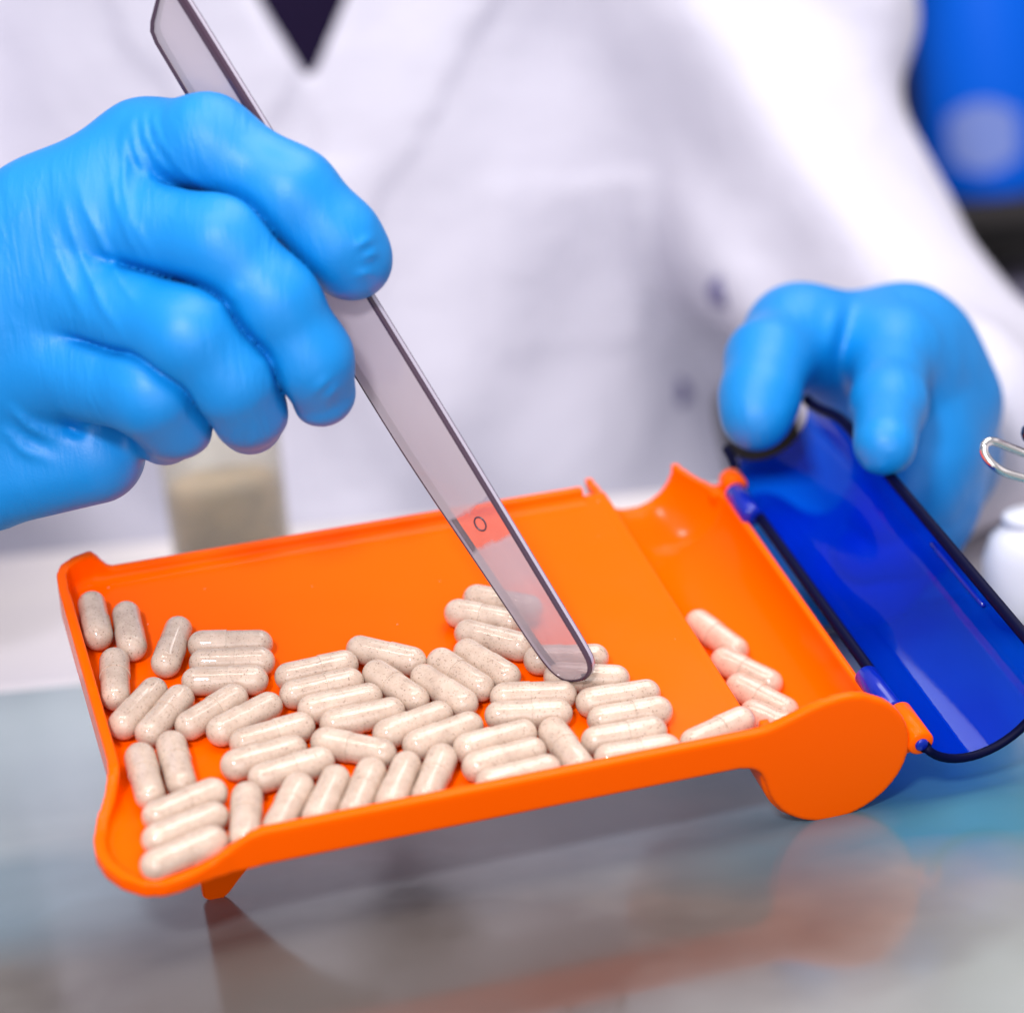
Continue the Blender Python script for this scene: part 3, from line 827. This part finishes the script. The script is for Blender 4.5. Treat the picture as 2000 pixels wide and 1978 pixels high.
LABELS = {
    '1': 'speckled capsule in the far left corner of the tray, leftmost of the back pair',
    '2': 'speckled capsule right beside the one in the far left corner, lying lengthwise',
    '3': 'speckled capsule leaning right, alone between the corner pair and the crosswise three',
    '4': 'rear capsule of the three glossy crosswise ones near the back left',
    '5': 'middle capsule of the three glossy crosswise ones near the back left',
    '6': 'front capsule of the three glossy crosswise ones near the back left',
    '7': 'capsule along the left wall, just in front of the far corner pair',
    '8': 'leftmost of the four slanted capsules in front of the crosswise three',
    '9': 'second from the left of the four slanted capsules in front of the crosswise three',
    '10': 'third from the left of the four slanted capsules in front of the crosswise three',
    '11': 'rightmost of the four slanted capsules in front of the crosswise three',
    '12': 'rearmost of the four stacked near-level capsules left of the middle of the heap',
    '13': 'second from the back of the four stacked near-level capsules left of middle',
    '14': 'third from the back of the four stacked near-level capsules left of middle',
    '15': 'front one of the four stacked near-level capsules, just behind the striped capsule',
    '16': 'capsule behind the heap tilting down to the right, above the leftmost diagonal one',
    '17': 'leftmost of the four diagonal capsules that point down right towards the front rim',
    '18': 'second from the left of the four diagonal capsules pointing down right',
    '19': 'third from the left of the four diagonal capsules pointing down right',
    '20': 'rightmost of the four diagonal capsules, next to the bare orange gap by the spatula',
    '21': 'front capsule of the fan of three left of the blade, nearest the diagonal row',
    '22': 'middle capsule of the fan of three just left of the spatula blade',
    '23': 'rearmost capsule of the fan of three, half hidden by the spatula blade',
    '24': 'capsule crossing behind the spatula tip with an end showing on each side',
    '25': 'capsule under the spatula tip with its glossy right end in the open',
    '26': 'rear one of the two level capsules with white streaks in front of the spatula tip',
    '27': 'front one of the two level capsules with white streaks in front of the spatula tip',
    '28': 'rearmost of the four stacked capsules at the right end of the tray floor',
    '29': 'second from the back of the four stacked capsules at the right end of the floor',
    '30': 'third from the back of the four stacked capsules at the right end of the floor',
    '31': 'front one of the right stack of four, only a sliver showing above the rim',
    '32': 'capsule pointing at the front rim between two stacks, right of the middle',
    '33': 'rearmost of the three parallel capsules by the front rim right of the middle',
    '34': 'middle one of the three parallel capsules by the front rim right of the middle',
    '35': 'front one of three parallel capsules right of middle, a sliver above the rim',
    '36': 'left one of the two slanted capsules in the centre of the heap',
    '37': 'right one of the two slanted capsules in the centre, touching the level pair',
    '38': 'capsule with a broad white streak tilting down right in the middle of the heap',
    '39': 'rearmost of the three slanted parallel capsules left of the white streaked one',
    '40': 'middle one of the three slanted parallel capsules left of the white streaked one',
    '41': 'front one of the three slanted parallel capsules, behind the row on the rim',
    '42': 'left one of the upright pair by the left wall above the pouring corner',
    '43': 'right one of the upright pair by the left wall above the pouring corner',
    '44': 'rearmost of the three capsules stacked in the pouring corner',
    '45': 'middle one of the three capsules stacked in the pouring corner',
    '46': 'frontmost of the three capsules in the pouring corner, nearest the camera',
    '47': 'upright capsule against the front rim, first to the right of the pouring corner',
    '48': 'second of the six upright capsules along the front rim counting from the left',
    '49': 'third of the six upright capsules along the front rim counting from the left',
    '50': 'fourth of the six upright capsules along the front rim counting from the left',
    '51': 'fifth of the six upright capsules along the front rim counting from the left',
    '52': 'rightmost of the six upright capsules along the front rim',
    'T5': 'blurred capsule lying along the front rim at the edge of the trough',
    'T1': 'rearmost capsule in the orange trough under the blue lid side',
    'T2': 'second capsule from the back in the orange trough',
    'T3': 'third capsule from the back in the orange trough, with twin white streaks',
    'T4': 'front capsule in the orange trough, cut off by the round end plate',
}
rng = random.Random(5)
for key, x, y, z, dx, dy, dz in CAPS:
    d = Vector((dx, dy, dz)).normalized()
    if rng.random() < 0.5: d = -d
    q = d.to_track_quat('X', 'Z').to_matrix().to_4x4() @ Matrix.Rotation(rng.uniform(0, 6.28), 4, 'X')
    e = bpy.data.objects.new('capsule', None); e.empty_display_size = 0.005
    col.objects.link(e)
    e.matrix_world = MT @ Matrix.Translation(Vector((x, y, z)) * S) @ q
    for nm, dat in (('capsule_body', bdat), ('capsule_cap', cdat)):
        c = bpy.data.objects.new(nm, dat); col.objects.link(c); c.parent = e
    tag(e, LABELS[key], 'capsule', 'capsules in the trough' if key in ('T1', 'T2', 'T3', 'T4') else 'capsules on the tray floor')

# ------------------------------------------------------------------ spatula
SP = empty('spatula', (0, 0, 0))
SP.matrix_world = Matrix(((0.603392, -0.383588, -0.699127, -0.012622), (-0.661305, 0.249240, -0.707499, -0.084984), (0.445638, 0.889236, -0.103279, 0.038356), (0.000000, 0.000000, 0.000000, 1.000000)))
tag(SP, 'long smoky clear plastic spatula with a rounded tip touching the capsules', 'spatula')
sp = [(-9.0, 5.0), (-9.2, 20), (-9.6, 45), (-10.0, 75), (-10.2, 110), (-10.3, 165), (-10.3, 197), (-9.6, 199.2), (-7.6, 200.0), (-4.6, 194.4), (1.6, 190.2), (3.6, 188.2), (4.4, 185.0),
      (4.9, 165), (6.3, 120), (6.9, 80), (6.6, 62), (5.6, 40), (4.9, 25), (4.6, 14), (4.1, 7.5), (3.2, 3.8), (1.4, 1.2), (-1.2, 0.0), (-4.2, -0.6), (-6.6, 0.2), (-8.2, 2.0)]
sp = [(-x, y) for x, y in sp]
def extrude_poly(pts, z0, z1, bev, seg=3):
    bm = bmesh.new()
    A = [bm.verts.new((x, y, z0)) for x, y in pts]; B = [bm.verts.new((x, y, z1)) for x, y in pts]
    bm.faces.new(A); bm.faces.new(B[::-1])
    for i in range(len(pts)): bm.faces.new((A[i], A[i - 1], B[i - 1], B[i]))
    if bev:
        ed = [e for e in bm.edges if abs(e.verts[0].co.z - e.verts[1].co.z) < 1e-6]
        bmesh.ops.bevel(bm, geom=ed, offset=bev, segments=seg, affect='EDGES', profile=0.5)
    return bm
def inset(pts, d):
    P = np.array(pts); a = P - np.roll(P, 1, 0); b = np.roll(P, -1, 0) - P
    na = np.stack([a[:, 1], -a[:, 0]], 1); nb = np.stack([b[:, 1], -b[:, 0]], 1)
    nn = na / np.linalg.norm(na, axis=1)[:, None] + nb / np.linalg.norm(nb, axis=1)[:, None]
    nn /= np.linalg.norm(nn, axis=1)[:, None]
    area = np.sum(P[:, 0] * np.roll(P[:, 1], -1) - np.roll(P[:, 0], -1) * P[:, 1])
    return P - nn * d * (1 if area > 0 else -1)
def densify(pts, step):
    out = []
    for k in range(len(pts)):
        a, b = np.array(pts[k - 1]), np.array(pts[k]); n = max(1, int(np.linalg.norm(b - a) / step))
        out += [tuple(a + (b - a) * q / n) for q in range(n)]
    return out
spd = sp
for _ in range(2):                                        # round the corners (Chaikin)
    spd = [tuple(np.array(spd[k - 1]) * w + np.array(spd[k]) * (1 - w)) for k in range(len(spd)) for w in (0.75, 0.25)]
V, F, FM = [], [], []
rings = [(0.95, 0.0, 0), (0.42, -0.16, 2), (0.1, -0.55, 2), (0.0, -0.95, 2), (0.0, -2.25, 3), (0.1, -2.65, 2), (0.42, -3.04, 2), (0.95, -3.2, 2)]
nv = len(spd)
for d_, z_, _m in rings: V += [(x, y, z_) for x, y in inset(spd, d_)]
for r_ in range(len(rings) - 1):
    for k in range(nv):
        a, b = r_ * nv + k, r_ * nv + (k + 1) % nv
        F.append([a, b, b + nv, a + nv]); FM.append(rings[r_ + 1][2])
F.append(list(range(nv))); FM.append(0); F.append([(len(rings) - 1) * nv + k for k in range(nv)]); FM.append(1)
bl = mesh_obj('blade', V, F, [M_acryl, M_clear, M_acryl_edge, M_acryl_side], SP, False, FM)
bl.data.polygons.foreach_set('use_smooth', [len(q.vertices) == 4 for q in bl.data.polygons])
bl.data.set_sharp_from_angle(angle=math.radians(24))
inner = [(-8.3, 130), (-8.6, 165), (-8.6, 195), (-8.0, 197), (-7.2, 196.6), (-4.2, 192.4), (0.9, 188.9), (2.4, 187.3), (3.0, 184.6), (3.5, 165), (4.5, 130)]
outer = [(-9.5, 128.6), (-9.6, 165), (-9.6, 196.8), (-9.0, 198.3), (-7.5, 198.8), (-4.5, 193.6), (1.4, 189.7), (3.1, 187.9), (3.8, 184.9), (4.3, 165), (5.5, 128.6)]
inner = [(-x, y) for x, y in inner]; outer = [(-x, y) for x, y in outer]
bm = bmesh.new(); n = len(inner)
rings = [[bm.verts.new((x, y, zz)) for x, y in pl] for pl, zz in ((outer, 0.003), (outer, 0.45), (inner, 0.45), (inner, 0.003))]
for a, b in ((0, 1), (1, 2), (2, 3)):
    for i in range(n): bm.faces.new((rings[a][i - 1], rings[a][i], rings[b][i], rings[b][i - 1]))
bm_obj('handle_border', bm, M_acryl_edge, SP)  # dark strip standing in for internal reflection round the panel edge
mj, mn = 1.45, 0.22
V, F = [], []
for i in range(24):
    for k in range(8):
        a, b = 2 * math.pi * i / 24, 2 * math.pi * k / 8
        V.append(((2.53, 45.47)[0] + (mj + mn * math.cos(b)) * math.cos(a), (2.53, 45.47)[1] + (mj * 1.25 + mn * math.cos(b)) * math.sin(a), 0.02 + mn * math.sin(b)))
        F.append([i * 8 + k, ((i + 1) % 24) * 8 + k, ((i + 1) % 24) * 8 + (k + 1) % 8, i * 8 + (k + 1) % 8])
mesh_obj('ring_mark', V, F, M_acryl_edge, SP)

# ------------------------------------------------------------------ cup of powder behind the tray
M_powder, nt, p, _ = new_mat('brown_powder')
n = noise(nt, 45, 3, 0.6); r = ramp(nt, n.outputs['Fac'], [(0.3, (0.26, 0.21, 0.165)), (0.5, (0.50, 0.375, 0.245)), (0.7, (0.74, 0.53, 0.33))])
nt.links.new(r.outputs['Color'], p.inputs['Base Color']); p.inputs['Roughness'].default_value = 0.9
CU = empty('powder_cup', (-51.52, 186.82, 0.00))
tag(CU, 'clear plastic cup of brown powder standing behind the tray', 'cup')
V, F = lathe([(19.5, 0), (20.3, 1), (21.2, 65), (21.8, 66.4), (20.5, 66.4), (19.4, 2.0), (0.01, 2.0)], 48); mesh_obj('cup_wall', V, F, M_cup, CU)
V, F = lathe([(19.1, 2.4), (19.9, 43), (17, 45.5), (8, 44.5), (0.01, 46)], 48); mesh_obj('powder', V, F, M_powder, CU)

# ------------------------------------------------------------------ white jar and wire clasp jar at the right edge
M_white = plain('white_jar_plastic', (0.84, 0.83, 0.87), 0.25)
JA = empty('white_jar', (162.71, 6.41, 0.00))
tag(JA, 'small round white jar cut by the right edge of the picture', 'jar')
V, F = lathe([(10, 0), (13.5, 1.5), (16.2, 7), (17.2, 14), (16.8, 21), (14.0, 27.5), (9.5, 31)], 48); mesh_obj('body', V, F, M_white, JA)
V, F = lathe([(10.2, 30.8), (10.4, 33.2), (9.4, 34.4), (0.01, 34.8)], 40); mesh_obj('lid', V, F, M_white, JA)

CJ = empty('clasp_jar', (148.36, -76.95, 0.00))
tag(CJ, 'jar at the right edge with a chrome wire clasp sticking out to the left', 'jar')
V, F = lathe([(22, 0), (24, 2), (24, 70), (21, 78), (19, 80), (19, 86)], 48); mesh_obj('body', V, F, M_white, CJ)
V, F = lathe([(20, 86.2), (20.5, 88), (20.5, 95), (17, 97), (0.01, 97.5)], 48); mesh_obj('lid', V, F, M_white, CJ)

wire = [(-14.1, 3.2, 65.0), (-22.1, 4.3, 69.6), (-32.9, 4.4, 75.4), (-37.9, 4.2, 78.0), (-40.5, 3.8, 77.7), (-41.0, 3.3, 75.4), (-39.3, 2.1, 72.3), (-34.8, 2.3, 69.1), (-24.0, 1.5, 64.8), (-15.7, 0.6, 61.6)]
def tube(pts, r, n=12):
    # Catmull-Rom through the points
    P = [np.array(q, float) for q in pts]; P = [2 * P[0] - P[1]] + P + [2 * P[-1] - P[-2]]
    C = []
    for i in range(1, len(P) - 2):
        for t in np.linspace(0, 1, 8, endpoint=False):
            a, b, c, d = P[i - 1:i + 3]
            C.append(0.5 * (2 * b + (c - a) * t + (2 * a - 5 * b + 4 * c - d) * t * t + (3 * b - a - 3 * c + d) * t ** 3))
    C.append(P[-2]); V, F = [], []
    for i, q in enumerate(C):
        td = C[min(i + 1, len(C) - 1)] - C[max(i - 1, 0)]; td /= np.linalg.norm(td)
        e1 = np.cross(td, (0.2, 1, 0.1)); e1 /= np.linalg.norm(e1); e2 = np.cross(td, e1)
        for k in range(n):
            a = 2 * math.pi * k / n; V.append(q + r * (e1 * math.cos(a) + e2 * math.sin(a)))
    for i in range(len(C) - 1):
        for k in range(n):
            a, b = i * n + k, i * n + (k + 1) % n; F.append([a, b, b + n, a + n])
    F.append(list(range(n))[::-1]); F.append([(len(C) - 1) * n + k for k in range(n)])
    return V, F
V, F = tube(wire, 1.15); mesh_obj('wire_clasp', V, F, M_chrome, CJ)
kx, ky, kz = (-25.87, 5.29, 78.08)
V, F = lathe([(0.01, -3.2), (1.6, -2.8), (2.8, -1.6), (3.2, 0), (2.8, 1.6), (1.6, 2.8), (0.01, 3.2)], 24, 'Z', (kx, ky, kz)); mesh_obj('clasp_knob', V, F, M_steel_dark, CJ)


# a few grains of spilled powder on the tray floor
rg_ = random.Random(11); V, F = [], []
for i in range(20):
    gx, gy, r = rg_.uniform(-119, 24), rg_.uniform(-116, -4), rg_.uniform(0.1, 0.24)
    b0 = len(V)
    V += [(gx + r, gy, .02), (gx, gy + r, .02), (gx - r, gy, .02), (gx, gy - r, .02), (gx + r * .2, gy, r * .9)]
    F += [[b0, b0 + 1, b0 + 4], [b0 + 1, b0 + 2, b0 + 4], [b0 + 2, b0 + 3, b0 + 4], [b0 + 3, b0, b0 + 4], [b0 + 3, b0 + 2, b0 + 1, b0]]
o = mesh_obj('powder_grains', V, F, plain('spilled_powder', (0.60, 0.47, 0.38), 0.9), None, False)
o.matrix_world = MT
tag(o, 'loose grains of pale powder spilled on the orange tray floor', 'powder', kind='stuff')
